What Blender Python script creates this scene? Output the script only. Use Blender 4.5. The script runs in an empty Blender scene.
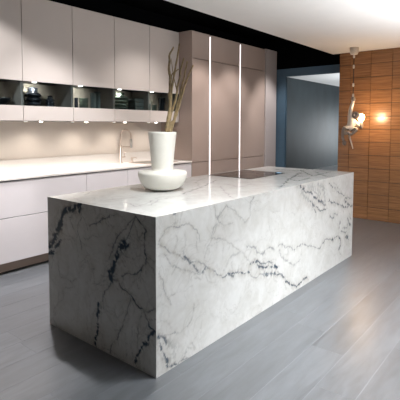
import bpy, bmesh, math, random
import numpy as np
from mathutils import Vector, Matrix, noise
random.seed(7)
scene = bpy.context.scene
col = scene.collection
PI = math.pi

VEINS_LEFT = [(0.035, 1, [(0.682, 0.914), (0.749, 0.88), (0.879, 0.839), (0.907, 0.757), (0.964, 0.685), (1.003, 0.615), (1.061, 0.555)]), (0.02, 1, [(0.682, 0.914), (0.705, 0.865)]), (0.022, 0.9, [(0.916, 0.651), (0.967, 0.586), (1.056, 0.52)]), (0.02, 1, [(1.095, 0.512), (0.981, 0.541)]), (0.008, 0.6, [(0.684, 0.829), (0.719, 0.754), (0.704, 0.676), (0.679, 0.621)]), (0.009, 0.8, [(0.439, 0.853), (0.529, 0.802), (0.611, 0.78)]), (0.008, 0.8, [(0.488, 0.836), (0.4, 0.873), (0.317, 0.897)]), (0.012, 1, [(0.159, 0.917), (0.229, 0.787), (0.278, 0.715)]), (0.04, 0.9, [(0.265, 0.73), (0.33, 0.624)]), (0.02, 0.9, [(0.234, 0.723), (0.306, 0.668)]), (0.009, 0.9, [(0.159, 0.917), (0.237, 0.848), (0.318, 0.763), (0.385, 0.65), (0.414, 0.61)]), (0.012, 1, [(0.159, 0.917), (0.085, 0.844), (0.086, 0.75), (0.074, 0.674), (0.075, 0.639), (0.124, 0.594), (0.162, 0.565), (0.281, 0.527)]), (0.02, 1, [(0.33, 0.621), (0.406, 0.514), (0.379, 0.474)]), (0.028, 0.9, [(0.358, 0.596), (0.378, 0.48)]), (0.014, 0.8, [(0.379, 0.474), (0.452, 0.399), (0.478, 0.329)]), (0.02, 0.85, [(0.508, 0.308), (0.521, 0.174), (0.544, 0.022)]), (0.01, 0.6, [(0.477, 0.374), (0.461, 0.272)]), (0.014, 1, [(0.364, 0.486), (0.309, 0.49), (0.282, 0.453), (0.207, 0.423), (0.164, 0.381), (0.101, 0.362), (0.057, 0.287), (0.013, 0.263)]), (0.016, 0.9, [(0.013, 0.263), (0.074, 0.188), (0.133, 0.112), (0.172, 0.035)]), (0.01, 0.7, [(0.207, 0.423), (0.23, 0.336), (0.244, 0.292), (0.313, 0.17), (0.389, 0.054), (0.411, 0.008)]), (0.01, 0.7, [(0.114, 0.329), (0.14, 0.262), (0.154, 0.114)]), (0.012, 0.8, [(0.101, 0.371), (0.0, 0.399)]), (0.007, 0.5, [(0.952, 0.465), (0.937, 0.373), (0.796, 0.374), (0.705, 0.418)]), (0.006, 0.4, [(0.926, 0.719), (0.857, 0.675), (0.743, 0.667)]), (0.006, 0.4, [(0.656, 0.681), (0.571, 0.722), (0.51, 0.719)]), (0.006, 0.4, [(0.596, 0.509), (0.616, 0.544), (0.658, 0.562)]), (0.01, 0.5, [(0.586, 0.498), (0.555, 0.511)]), (0.006, 0.5, [(0.246, 0.781), (0.203, 0.758), (0.23, 0.718)]), (0.006, 0.5, [(0.302, 0.669), (0.213, 0.656), (0.111, 0.681)])]
VEINS_FRONT = [(0.009, 0.75, [(0.017, 0.77), (0.078, 0.84), (0.179, 0.833), (0.264, 0.854), (0.31, 0.816), (0.358, 0.77), (0.373, 0.713)]), (0.012, 0.9, [(0.017, 0.77), (0.127, 0.694), (0.205, 0.649), (0.292, 0.594)]), (0.016, 0.9, [(0.232, 0.688), (0.246, 0.648), (0.264, 0.617)]), (0.022, 0.7, [(0.273, 0.614), (0.339, 0.545), (0.398, 0.501), (0.439, 0.516), (0.459, 0.534)]), (0.012, 0.8, [(0.292, 0.604), (0.418, 0.56), (0.459, 0.531), (0.533, 0.465), (0.622, 0.418)]), (0.009, 0.55, [(0.065, 0.693), (0.127, 0.626), (0.205, 0.577), (0.301, 0.527), (0.388, 0.497)]), (0.009, 0.6, [(0.032, 0.607), (0.064, 0.485), (0.127, 0.389)]), (0.006, 0.35, [(0.255, 0.801), (0.255, 0.741), (0.237, 0.684)]), (0.009, 0.45, [(0.428, 0.59), (0.458, 0.628), (0.521, 0.713), (0.563, 0.77)]), (0.006, 0.35, [(0.122, 0.45), (0.219, 0.433), (0.311, 0.437)]), (0.006, 0.4, [(0.33, 0.482), (0.389, 0.465)]), (0.006, 0.35, [(0.015, 0.316), (0.088, 0.284), (0.126, 0.255)]), (0.009, 0.6, [(0.015, 0.247), (0.126, 0.216), (0.205, 0.186), (0.26, 0.206), (0.311, 0.241), (0.33, 0.311)]), (0.03, 0.95, [(0.007, 0.244), (0.063, 0.21), (0.075, 0.167)]), (0.026, 0.95, [(0.026, 0.195), (0.051, 0.133), (0.088, 0.073), (0.096, 0.033)]), (0.022, 0.9, [(0.096, 0.036), (0.178, 0.003)]), (0.012, 0.7, [(0.182, 0.004), (0.218, 0.017), (0.283, -0.001)]), (0.01, 0.6, [(0.26, 0.065), (0.293, 0.046)]), (0.01, 0.6, [(0.302, 0.077), (0.331, 0.049)]), (0.01, 0.5, [(0.255, 0.061), (0.237, 0.031), (0.2, 0.015)]), (0.06, 0.22, [(0.096, 0.168), (0.165, 0.11), (0.13, 0.076)]), (0.01, 0.6, [(0.568, 0.816), (0.668, 0.901), (0.738, 0.853), (0.831, 0.772), (0.895, 0.74), (0.956, 0.783), (0.972, 0.873), (1.012, 0.901)]), (0.012, 0.5, [(0.535, 0.913), (0.552, 0.861), (0.568, 0.816), (0.585, 0.793), (0.652, 0.765), (0.74, 0.753)]), (0.02, 0.4, [(0.563, 0.817), (0.617, 0.861)]), (0.014, 0.45, [(0.489, 0.712), (0.52, 0.749), (0.569, 0.779)]), (0.009, 0.5, [(0.489, 0.712), (0.569, 0.683), (0.602, 0.69), (0.671, 0.649), (0.797, 0.57), (0.873, 0.524), (0.932, 0.466), (0.973, 0.416)]), (0.022, 0.45, [(0.924, 0.564), (1.033, 0.51), (1.141, 0.451), (1.222, 0.48), (1.315, 0.463)]), (0.016, 0.75, [(0.622, 0.408), (0.691, 0.417), (0.763, 0.376)]), (0.018, 0.95, [(0.691, 0.417), (0.837, 0.385), (0.967, 0.365)]), (0.018, 0.9, [(0.966, 0.417), (1.056, 0.418), (1.143, 0.37), (1.24, 0.369), (1.335, 0.309), (1.384, 0.289)]), (0.022, 0.95, [(1.035, 0.415), (1.092, 0.359), (1.241, 0.325), (1.384, 0.289)]), (0.01, 0.7, [(0.974, 0.348), (0.995, 0.313), (1.066, 0.278), (1.108, 0.309), (1.258, 0.269)]), (0.028, 0.9, [(1.167, 0.289), (1.378, 0.233)]), (0.018, 0.9, [(1.378, 0.233), (1.436, 0.226), (1.541, 0.121), (1.708, 0.03), (1.922, 0.055)]), (0.012, 0.6, [(1.321, 0.256), (1.369, 0.264), (1.436, 0.226)]), (0.02, 0.25, [(0.638, 0.458), (0.707, 0.52), (0.835, 0.533)]), (0.018, 0.35, [(1.397, 0.417), (1.431, 0.368), (1.554, 0.288), (1.663, 0.24), (1.776, 0.252)]), (0.012, 0.35, [(1.431, 0.368), (1.552, 0.348), (1.55, 0.399)]), (0.016, 0.5, [(1.396, 0.466), (1.567, 0.408), (1.658, 0.376), (1.79, 0.382), (1.921, 0.345), (2.059, 0.306), (2.193, 0.267)]), (0.016, 0.6, [(2.193, 0.257), (2.237, 0.306), (2.306, 0.326), (2.479, 0.28)]), (0.024, 0.9, [(2.479, 0.28), (2.528, 0.301), (2.619, 0.298), (2.689, 0.248), (2.693, 0.189), (2.668, 0.152)]), (0.02, 0.6, [(2.655, 0.375), (2.678, 0.433)]), (0.016, 0.5, [(2.711, 0.333), (2.853, 0.29)]), (0.04, 0.9, [(2.856, 0.241), (2.916, 0.207)]), (0.03, 0.7, [(2.887, 0.43), (2.966, 0.351)]), (0.03, 0.6, [(2.415, 0.533), (2.504, 0.509)]), (0.02, 0.5, [(2.764, 0.365), (2.879, 0.334), (2.904, 0.394)]), (0.028, 0.85, [(1.713, 0.928), (1.85, 0.861), (2.005, 0.797), (2.171, 0.72), (2.288, 0.675)]), (0.022, 0.8, [(1.956, 0.735), (2.118, 0.666), (2.176, 0.629), (2.233, 0.625), (2.314, 0.623)]), (0.05, 0.3, [(1.732, 0.917), (1.832, 0.814), (1.956, 0.735), (2.043, 0.663)]), (0.022, 0.7, [(2.021, 0.685), (2.088, 0.619)]), (0.018, 0.7, [(2.374, 0.86), (2.5, 0.812), (2.633, 0.746), (2.772, 0.692), (2.873, 0.648)]), (0.014, 0.5, [(2.497, 0.857), (2.657, 0.779)]), (0.022, 0.85, [(2.346, 0.697), (2.508, 0.655), (2.64, 0.626), (2.808, 0.566), (2.922, 0.571), (3.012, 0.552)]), (0.03, 0.8, [(2.774, 0.65), (2.922, 0.576)]), (0.02, 0.6, [(2.858, 0.666), (3.006, 0.641)]), (0.05, 0.28, [(2.119, 0.895), (2.257, 0.824), (2.287, 0.705)]), (0.02, 0.4, [(1.993, 0.844), (2.169, 0.768), (2.233, 0.855)]), (0.02, 0.7, [(2.514, 0.558), (2.593, 0.525)]), (0.02, 0.4, [(2.415, 0.538), (2.491, 0.506)]), (0.06, 0.22, [(1.809, 0.892), (2.012, 0.87), (2.167, 0.806)]), (0.015, 0.6, [(2.927, 0.489), (2.991, 0.413)]), (0.006, 0.25, [(1.276, 0.753), (1.404, 0.742)]), (0.02, 0.7, [(0.149, 0.918), (0.162, 0.91)])]
VEINS_TOP = [(0.012, 0.5, [(0.218, 0.938), (0.37, 1.058), (0.476, 1.096)]), (0.03, 0.3, [(0.251, 1.045), (0.417, 1.083), (0.531, 1.116)]), (0.012, 0.35, [(0.211, 0.496), (0.133, 0.313), (0.245, 0.341), (0.504, 0.46), (0.628, 0.381)]), (0.014, 0.5, [(0.705, 0.431), (0.91, 0.497), (1.148, 0.566), (1.528, 0.738)]), (0.012, 0.35, [(0.217, 0.266), (0.406, 0.384), (0.518, 0.377)]), (0.01, 0.3, [(1.075, 0.561), (1.298, 0.788), (1.582, 0.912)]), (0.02, 0.5, [(1.506, 0.05), (1.962, 0.226), (2.588, 0.414)]), (0.02, 0.5, [(2.084, 0.322), (1.955, 0.121), (2.241, 0.137)]), (0.02, 0.45, [(2.878, 0.557), (2.417, 0.187), (2.895, 0.208)]), (0.02, 0.5, [(2.28, 0.349), (2.305, 0.252)]), (0.02, 0.5, [(2.795, 0.326), (2.496, 0.095), (2.472, -0.009)]), (0.03, 0.3, [(2.785, 0.841), (2.777, 0.507), (3.06, 0.52)]), (0.012, 0.3, [(1.357, 0.512), (1.288, 0.309), (1.509, 0.333)]), (0.015, 0.35, [(1.229, 0.47), (0.993, 0.239), (0.797, 0.045)]), (0.008, 0.3, [(0.097, 0.945), (0.018, 0.612), (0.078, 0.486)])]
BRANCHES = [[(0.784, 0.6563, 1.405), (0.799, 0.6488, 1.5137), (0.8091, 0.6473, 1.6224), (0.8145, 0.6562, 1.7776), (0.8209, 0.664, 1.9329), (0.8264, 0.6626, 1.9872), (0.8438, 0.6468, 2.0416)], [(0.8179, 0.6556, 1.6231), (0.8322, 0.6474, 1.7166), (0.8537, 0.6351, 1.8569), (0.8712, 0.6246, 1.966), (0.8852, 0.6172, 2.0634)], [(0.8329, 0.6641, 1.7019), (0.8431, 0.6626, 1.8114), (0.8619, 0.6427, 1.8427), (0.8808, 0.6218, 1.8663)], [(0.8152, 0.6751, 1.4047), (0.8475, 0.6512, 1.5617), (0.8661, 0.6362, 1.6403), (0.8942, 0.6191, 1.8129), (0.9078, 0.6102, 1.8914), (0.9204, 0.6003, 1.9464)], [(0.8339, 0.6711, 1.4047), (0.8576, 0.6499, 1.4835), (0.89, 0.626, 1.6411), (0.9102, 0.6123, 1.7513), (0.9304, 0.5985, 1.8616), (0.9441, 0.5896, 1.9404)], [(0.8527, 0.6671, 1.4047), (0.8833, 0.6413, 1.5233), (0.9082, 0.6211, 1.626), (0.94, 0.5964, 1.7683), (0.9638, 0.5752, 1.8474), (0.9814, 0.5591, 1.9028)]]
MK = {'canopy': (4.6669, 0.6373, 2.545), 'hand': (4.6319, 0.6065, 1.8116), 'elbow': (4.6031, 0.6273, 1.6671), 'shoulder': (4.5897, 0.6309, 1.5372), 'chest': (4.6047, 0.6095, 1.5084), 'belly': (4.5958, 0.6132, 1.4362), 'hip': (4.5843, 0.6223, 1.3856), 'neck': (4.6185, 0.5947, 1.5301), 'head': (4.6352, 0.5785, 1.5734), 'shoulder2': (4.626, 0.5819, 1.494), 'elbow2': (4.6584, 0.5334, 1.4075), 'hand2': (4.6819, 0.5118, 1.4798), 'foot': (4.6861, 0.5001, 1.4149), 'bulb': (4.6773, 0.527, 1.5736), 'bulb2': (4.7144, 0.4807, 1.5665), 'lhip': (4.5709, 0.6394, 1.3928), 'lknee': (4.5223, 0.6987, 1.3897), 'lank': (4.509, 0.7023, 1.2626), 'ltoe': (4.5132, 0.6906, 1.1977), 'rhip': (4.5976, 0.6051, 1.3784), 'rknee': (4.6384, 0.5544, 1.3714), 'rank': (4.5752, 0.6239, 1.2917), 'rtoe': (4.5499, 0.6594, 1.3349), 'tail0': (4.578, 0.6263, 1.3495), 'tail1': (4.5796, 0.6143, 1.2484), 'tail2': (4.5889, 0.5955, 1.1763), 'tail3': (4.5976, 0.5762, 1.0897), 'k1': (4.6539, 0.6259, 2.2736), 'k2': (4.6416, 0.615, 2.0137)}
CAM_R=(0.631610620114084, -0.7752817511982738, 0.0024961606599137394)
CAM_U=(0.04749906950917059, 0.04191000789480801, 0.9979916781386605)
CAM_F=(0.7738293500216085, 0.6302235773891635, -0.06329596786478416)
CAM_P=(-1.6915929953736863, -1.6916008794246584, 1.4267751185268642)
FPX=436.68871433129385
CX=200.0033753076466
CY=152.9685087241085
IW=1.0753351558501432
IL=3.040576570871555
NICHE_W = 13; UNDER_W = 4.8; BULB_W = 17; WORLD = .12; EXPOSURE = 0


# ------------------------------------------------------------------ helpers
def link(o, parent=None):
    col.objects.link(o)
    if parent is not None:
        o.parent = parent
        o.matrix_parent_inverse = Matrix.Translation(parent.location).inverted()
    return o

def obj(name, bm, mat, parent=None, smooth=False):
    me = bpy.data.meshes.new(name)
    bmesh.ops.recalc_face_normals(bm, faces=bm.faces)
    bm.to_mesh(me); bm.free()
    mats = mat if isinstance(mat, (list, tuple)) else [mat]
    for m in mats: me.materials.append(m)
    if smooth:
        me.polygons.foreach_set('use_smooth', [True]*len(me.polygons))
    o = bpy.data.objects.new(name, me)
    return link(o, parent)

def tag(o, label, cat, group=None, kind=None):
    if label: o['label'] = label
    if cat: o['category'] = cat
    if group: o['group'] = group
    if kind: o['kind'] = kind
    return o

def struct(name, bm, mat, parent=None, smooth=False):
    o = obj(name, bm, mat, parent, smooth)
    if parent is None: o['kind'] = 'structure'
    return o

def thing(name, label, cat, loc, group=None):
    o = bpy.data.objects.new(name, None); o.empty_display_size = .1
    o.location = loc
    col.objects.link(o)
    return tag(o, label, cat, group)

def box(bm, x0, x1, y0, y1, z0, z1, bev=0, seg=2, mi=0):
    vs = [bm.verts.new((x, y, z)) for z in (z0, z1) for x, y in ((x0, y0), (x1, y0), (x1, y1), (x0, y1))]
    fs = [bm.faces.new([vs[i] for i in f]) for f in ((3,2,1,0),(4,5,6,7),(0,1,5,4),(1,2,6,5),(2,3,7,6),(3,0,4,7))]
    for f in fs: f.material_index = mi
    if bev:
        es = set(e for f in fs for e in f.edges)
        bmesh.ops.bevel(bm, geom=list(es), offset=bev, segments=seg, affect='EDGES', profile=.5)
    return bm

def B(*a, **k): return box(bmesh.new(), *a, **k)

def lathe(bm, prof, cx, cy, n=48, mi=0, cap=True):
    rings = []
    for r, z in prof:
        if r < 1e-5: rings.append([bm.verts.new((cx, cy, z))])
        else: rings.append([bm.verts.new((cx+r*math.cos(2*PI*i/n), cy+r*math.sin(2*PI*i/n), z)) for i in range(n)])
    for a, b in zip(rings, rings[1:]):
        if len(a) == 1 and len(b) == 1: continue
        for i in range(n):
            j = (i+1) % n
            if len(a) == 1: f = bm.faces.new((a[0], b[j], b[i]))
            elif len(b) == 1: f = bm.faces.new((a[i], a[j], b[0]))
            else: f = bm.faces.new((a[i], a[j], b[j], b[i]))
            f.material_index = mi; f.smooth = True
    return bm

def smooth_pts(pts, k=5):
    P = [Vector(p) for p in pts]; out = []
    for i in range(len(P)-1):
        p0 = P[max(i-1, 0)]; p1 = P[i]; p2 = P[i+1]; p3 = P[min(i+2, len(P)-1)]
        for s in range(k):
            t = s/k
            out.append(.5*((2*p1)+(-p0+p2)*t+(2*p0-5*p1+4*p2-p3)*t*t+(-p0+3*p1-3*p2+p3)*t**3))
    out.append(P[-1]); return out

def tube(bm, pts, r0, r1=None, n=12, mi=0, wob=0):
    r1 = r0 if r1 is None else r1
    pts = [Vector(p) for p in pts]; rings = []; up = None
    for i, p in enumerate(pts):
        d = (pts[min(i+1, len(pts)-1)]-pts[max(i-1, 0)]).normalized()
        if up is None:
            up = Vector((0,0,1)) if abs(d.z) < .9 else Vector((1,0,0))
        a = d.cross(up).normalized(); b = a.cross(d).normalized(); up = b
        r = r0+(r1-r0)*i/(len(pts)-1)
        if wob: r *= 1+wob*math.sin(i*1.9+r0*900)
        rings.append([bm.verts.new(p+r*(a*math.cos(2*PI*k/n)+b*math.sin(2*PI*k/n))) for k in range(n)])
    for u, v in zip(rings, rings[1:]):
        for k in range(n):
            f = bm.faces.new((u[k], u[(k+1) % n], v[(k+1) % n], v[k])); f.material_index = mi; f.smooth = True
    for rg in (rings[0][::-1], rings[-1]):
        f = bm.faces.new(rg); f.material_index = mi
    return bm

# ------------------------------------------------------------------ materials
def lin(c): return tuple(((v/255)/12.92 if v/255 <= .04045 else ((v/255+.055)/1.055)**2.4) for v in c)+(1,)

def mat(name, rgb, rough=.5, metal=0, spec=.5, var=.04, scale=6, bump=0, bscale=60, emit=None, estr=0, coat=0, stretch=(1,1,1)):
    m = bpy.data.materials.new(name); m.use_nodes = True
    nt = m.node_tree; N = nt.nodes; L = nt.links
    b = N['Principled BSDF']
    b.inputs['Roughness'].default_value = rough; b.inputs['Metallic'].default_value = metal
    b.inputs['Specular IOR Level'].default_value = spec; b.inputs['Coat Weight'].default_value = coat
    tc = N.new('ShaderNodeTexCoord'); mp = N.new('ShaderNodeMapping'); mp.inputs['Scale'].default_value = stretch
    nz = N.new('ShaderNodeTexNoise'); nz.inputs['Scale'].default_value = scale; nz.inputs['Detail'].default_value = 4
    L.new(tc.outputs['Object'], mp.inputs['Vector']); L.new(mp.outputs[0], nz.inputs['Vector'])
    cr = N.new('ShaderNodeValToRGB'); c = lin(rgb)
    cr.color_ramp.elements[0].position = .3; cr.color_ramp.elements[1].position = .7
    cr.color_ramp.elements[0].color = tuple(v*(1-var) for v in c[:3])+(1,)
    cr.color_ramp.elements[1].color = tuple(min(1, v*(1+var)) for v in c[:3])+(1,)
    L.new(nz.outputs['Fac'], cr.inputs[0]); L.new(cr.outputs[0], b.inputs['Base Color'])
    if bump:
        n2 = N.new('ShaderNodeTexNoise'); n2.inputs['Scale'].default_value = bscale; n2.inputs['Detail'].default_value = 5
        L.new(mp.outputs[0], n2.inputs['Vector'])
        bp = N.new('ShaderNodeBump'); bp.inputs['Strength'].default_value = bump; bp.inputs['Distance'].default_value = .004
        L.new(n2.outputs['Fac'], bp.inputs['Height']); L.new(bp.outputs[0], b.inputs['Normal'])
    if emit:
        b.inputs['Emission Color'].default_value = lin(emit); b.inputs['Emission Strength'].default_value = estr
    return m

def glassmat(name, tint, refl=.12, rough=.02):
    m = bpy.data.materials.new(name); m.use_nodes = True
    nt = m.node_tree; N = nt.nodes; L = nt.links
    N.remove(N['Principled BSDF'])
    tr = N.new('ShaderNodeBsdfTransparent'); tr.inputs[0].default_value = tuple(tint)+(1,)
    gl = N.new('ShaderNodeBsdfGlossy'); gl.inputs['Roughness'].default_value = rough; gl.inputs[0].default_value = (.9,.95,1,1)
    fr = N.new('ShaderNodeLayerWeight'); fr.inputs[0].default_value = refl
    mx = N.new('ShaderNodeMixShader')
    L.new(fr.outputs['Fresnel'], mx.inputs[0]); L.new(tr.outputs[0], mx.inputs[1]); L.new(gl.outputs[0], mx.inputs[2])
    L.new(mx.outputs[0], N['Material Output'].inputs['Surface'])
    return m

def marble():
    m = bpy.data.materials.new('white_marble_with_blue_grey_veins'); m.use_nodes = True
    nt = m.node_tree; N = nt.nodes; L = nt.links; b = N['Principled BSDF']
    b.inputs['Roughness'].default_value = .1; b.inputs['Specular IOR Level'].default_value = .5
    tc = N.new('ShaderNodeTexCoord')
    # cloudy base
    n1 = N.new('ShaderNodeTexNoise'); n1.inputs['Scale'].default_value = 6; n1.inputs['Detail'].default_value = 7; n1.inputs['Roughness'].default_value = .62; n1.inputs['Distortion'].default_value = .8
    L.new(tc.outputs['Object'], n1.inputs['Vector'])
    r1 = N.new('ShaderNodeValToRGB'); e = r1.color_ramp.elements
    e[0].position = .3; e[0].color = lin((204,203,199)); e[1].position = .62; e[1].color = lin((220,220,218))
    L.new(n1.outputs['Fac'], r1.inputs[0])
    # faint hairlines: ridge of noise
    n2 = N.new('ShaderNodeTexNoise'); n2.inputs['Scale'].default_value = 3.1; n2.inputs['Detail'].default_value = 6; n2.inputs['Roughness'].default_value = .55; n2.inputs['Distortion'].default_value = 1.2
    L.new(tc.outputs['Object'], n2.inputs['Vector'])
    s = N.new('ShaderNodeMath'); s.operation = 'SUBTRACT'; s.inputs[1].default_value = .5; L.new(n2.outputs['Fac'], s.inputs[0])
    a = N.new('ShaderNodeMath'); a.operation = 'ABSOLUTE'; L.new(s.outputs[0], a.inputs[0])
    r2 = N.new('ShaderNodeValToRGB'); e = r2.color_ramp.elements
    e[0].position = 0; e[0].color = (.16,.16,.16,1); e[1].position = .012; e[1].color = (0,0,0,1)
    L.new(a.outputs[0], r2.inputs[0])
    mx = N.new('ShaderNodeMix'); mx.data_type = 'RGBA'
    L.new(r2.outputs[0], mx.inputs[0]); L.new(r1.outputs[0], mx.inputs[6]); mx.inputs[7].default_value = lin((128,122,116))
    n3 = N.new('ShaderNodeTexNoise'); n3.inputs['Scale'].default_value = 28; n3.inputs['Detail'].default_value = 5
    L.new(tc.outputs['Object'], n3.inputs['Vector'])
    mo = N.new('ShaderNodeMapRange'); mo.inputs[1].default_value = .3; mo.inputs[2].default_value = .7; mo.inputs[3].default_value = .95; mo.inputs[4].default_value = 1.02
    L.new(n3.outputs['Fac'], mo.inputs[0])
    hv = N.new('ShaderNodeHueSaturation'); L.new(mo.outputs[0], hv.inputs['Value']); L.new(mx.outputs[2], hv.inputs['Color'])
    # main veins, from the vein attribute laid into the slab
    at = N.new('ShaderNodeAttribute'); at.attribute_name = 'vein'
    sp = N.new('ShaderNodeSeparateColor'); L.new(at.outputs['Color'], sp.inputs[0])
    m2 = N.new('ShaderNodeMix'); m2.data_type = 'RGBA'
    L.new(sp.outputs['Green'], m2.inputs[0]); L.new(hv.outputs[0], m2.inputs[6]); m2.inputs[7].default_value = lin((150,143,133))
    m3 = N.new('ShaderNodeMix'); m3.data_type = 'RGBA'
    L.new(sp.outputs['Red'], m3.inputs[0]); L.new(m2.outputs[2], m3.inputs[6]); m3.inputs[7].default_value = lin((44,64,82))
    L.new(m3.outputs[2], b.inputs['Base Color'])
    return m

def woodmat():
    m = bpy.data.materials.new('warm_wood_veneer'); m.use_nodes = True
    nt = m.node_tree; N = nt.nodes; L = nt.links; b = N['Principled BSDF']
    b.inputs['Roughness'].default_value = .27; b.inputs['Specular IOR Level'].default_value = .55
    tc = N.new('ShaderNodeTexCoord'); mp = N.new('ShaderNodeMapping'); mp.inputs['Scale'].default_value = (1, .9, 26)
    geo = N.new('ShaderNodeNewGeometry')
    ad = N.new('ShaderNodeVectorMath'); ad.operation = 'ADD'
    cb = N.new('ShaderNodeCombineXYZ'); mu = N.new('ShaderNodeMath'); mu.operation = 'MULTIPLY'; mu.inputs[1].default_value = 30
    L.new(geo.outputs['Random Per Island'], mu.inputs[0]); L.new(mu.outputs[0], cb.inputs[1])
    L.new(tc.outputs['Object'], mp.inputs['Vector']); L.new(mp.outputs[0], ad.inputs[0]); L.new(cb.outputs[0], ad.inputs[1])
    nz = N.new('ShaderNodeTexNoise'); nz.inputs['Scale'].default_value = 3.5; nz.inputs['Detail'].default_value = 6; nz.inputs['Distortion'].default_value = .4
    L.new(ad.outputs[0], nz.inputs['Vector'])
    cr = N.new('ShaderNodeValToRGB'); e = cr.color_ramp.elements
    e[0].position = .3; e[0].color = lin((112,78,50)); e[1].position = .7; e[1].color = lin((150,108,72))
    L.new(nz.outputs['Fac'], cr.inputs[0])
    hs = N.new('ShaderNodeHueSaturation'); mr = N.new('ShaderNodeMapRange')
    mr.inputs[3].default_value = .93; mr.inputs[4].default_value = 1.05
    L.new(geo.outputs['Random Per Island'], mr.inputs[0]); L.new(mr.outputs[0], hs.inputs['Value']); L.new(cr.outputs[0], hs.inputs['Color'])
    L.new(hs.outputs[0], b.inputs['Base Color'])
    return m

def floormat():
    m = bpy.data.materials.new('grey_oak_planks'); m.use_nodes = True
    nt = m.node_tree; N = nt.nodes; L = nt.links; b = N['Principled BSDF']
    b.inputs['Specular IOR Level'].default_value = .5; b.inputs['IOR'].default_value = 1.7; b.inputs['Coat Weight'].default_value = .8; b.inputs['Coat Roughness'].default_value = .3
    tc = N.new('ShaderNodeTexCoord'); mp = N.new('ShaderNodeMapping'); mp.inputs['Scale'].default_value = (1.3, 8, 1)
    geo = N.new('ShaderNodeNewGeometry')
    cb = N.new('ShaderNodeCombineXYZ'); mu = N.new('ShaderNodeMath'); mu.operation = 'MULTIPLY'; mu.inputs[1].default_value = 40
    ad = N.new('ShaderNodeVectorMath'); ad.operation = 'ADD'
    L.new(geo.outputs['Random Per Island'], mu.inputs[0]); L.new(mu.outputs[0], cb.inputs[0])
    L.new(tc.outputs['Object'], mp.inputs['Vector']); L.new(mp.outputs[0], ad.inputs[0]); L.new(cb.outputs[0], ad.inputs[1])
    nz = N.new('ShaderNodeTexNoise'); nz.inputs['Scale'].default_value = 2.2; nz.inputs['Detail'].default_value = 7; nz.inputs['Roughness'].default_value = .6; nz.inputs['Distortion'].default_value = .5
    L.new(ad.outputs[0], nz.inputs['Vector'])
    cr = N.new('ShaderNodeValToRGB'); e = cr.color_ramp.elements
    e[0].position = .3; e[0].color = lin(FLOOR_A); e[1].position = .72; e[1].color = lin(FLOOR_B)
    L.new(nz.outputs['Fac'], cr.inputs[0])
    hs = N.new('ShaderNodeHueSaturation'); mr = N.new('ShaderNodeMapRange')
    mr.inputs[3].default_value = .87; mr.inputs[4].default_value = 1.14
    L.new(geo.outputs['Random Per Island'], mr.inputs[0]); L.new(mr.outputs[0], hs.inputs['Value']); L.new(cr.outputs[0], hs.inputs['Color'])
    L.new(hs.outputs[0], b.inputs['Base Color'])
    rr = N.new('ShaderNodeMapRange'); rr.inputs[3].default_value = .4; rr.inputs[4].default_value = .52
    L.new(nz.outputs['Fac'], rr.inputs[0]); L.new(rr.outputs[0], b.inputs['Roughness'])
    bp = N.new('ShaderNodeBump'); bp.inputs['Strength'].default_value = .04; bp.inputs['Distance'].default_value = .002
    L.new(nz.outputs['Fac'], bp.inputs['Height']); L.new(bp.outputs[0], b.inputs['Normal'])
    return m

def plaster():
    m = mat('grey_brushed_plaster', (48,58,63), .6, var=.22, scale=2.2, stretch=(1,1,.6))
    return m

FLOOR_A = (68,71,75); FLOOR_B = (92,96,101)
M = {}
M['marble'] = marble(); M['wood'] = woodmat(); M['floor'] = floormat(); M['plaster'] = plaster()
M['seam'] = mat('joint_with_painted_bevel_glint', (138,141,145), .6)  # pale joint colour stands in for plank bevels catching the light
M['door'] = mat('matt_lacquer_cashmere', (204,195,190), .42, spec=.35, var=.01)
M['tall'] = mat('matt_lacquer_taupe', (166,148,139), .42, spec=.35, var=.01)
M['base'] = mat('matt_lacquer_white', (226,220,222), .45, spec=.35, var=.01)
M['carcass'] = mat('dark_carcass', (60,56,54), .6)
M['gap'] = mat('black_gap', (18,18,20), .6)
M['niche'] = mat('taupe_niche_lining', (160,152,140), .5)
M['nicheside'] = mat('pale_niche_divider', (150,144,138), .45)
M['worktop'] = mat('white_composite_worktop', (232,226,220), .3, var=.02)
M['splash'] = mat('warm_white_splashback', (230,220,210), .3, var=.02)
M['plinth'] = mat('brushed_bronze_plinth', (150,132,120), .35, metal=.3, var=.05)
M['black'] = mat('black_paint', (5,6,8), .9, spec=.03, var=.1)
M['soffit'] = mat('white_ceiling_paint', (238,237,235), .9, var=.01)
M['navy'] = mat('dark_blue_frame', (66,90,108), .35, var=.05)
M['endpanel'] = mat('pale_grey_panel', (176,166,164), .4, var=.01)
M['ceramic'] = mat('matt_white_ceramic', (222,219,210), .55, var=.03, scale=20, bump=.15, bscale=120)
M['steel'] = mat('brushed_copper_steel', (212,196,184), .32, metal=1, var=.03)
M['hob'] = mat('black_ceramic_glass', (10,10,12), .04, spec=.6, var=.0)
M['hobring'] = mat('grey_hob_print', (70,70,72), .2)
M['bark'] = mat('dry_olive_bark', (138,119,86), .8, var=.35, scale=40, bump=.6, bscale=150)
M['led'] = mat('white_led_diffuser', (255,255,255), .4, emit=(255,246,248), estr=1.7)
M['puck'] = mat('lit_puck_lens', (255,255,255), .4, emit=(255,244,232), estr=14)
M['dimdisc'] = mat('dim_small_disc', (255,255,255), .4, emit=(255,240,228), estr=1.2)
M['metal'] = mat('satin_metal', (180,178,175), .3, metal=1)
M['glass'] = glassmat('smoked_glass_door', (.74,.78,.79), .08)
M['smoke'] = mat('dark_smoke_glass', (62,66,74), .16, metal=.6, spec=.8)
M['green'] = mat('grey_green_glass', (104,116,104), .15, metal=.35, spec=.8)
M['clear'] = mat('clear_grey_glass', (122,134,132), .15, metal=.3, spec=.8)
M['darkcer'] = mat('dark_ceramic', (34,36,40), .3)
M['monkey'] = mat('pale_resin_fur', (206,196,184), .6, var=.1, scale=60, bump=.5, bscale=160)
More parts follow.
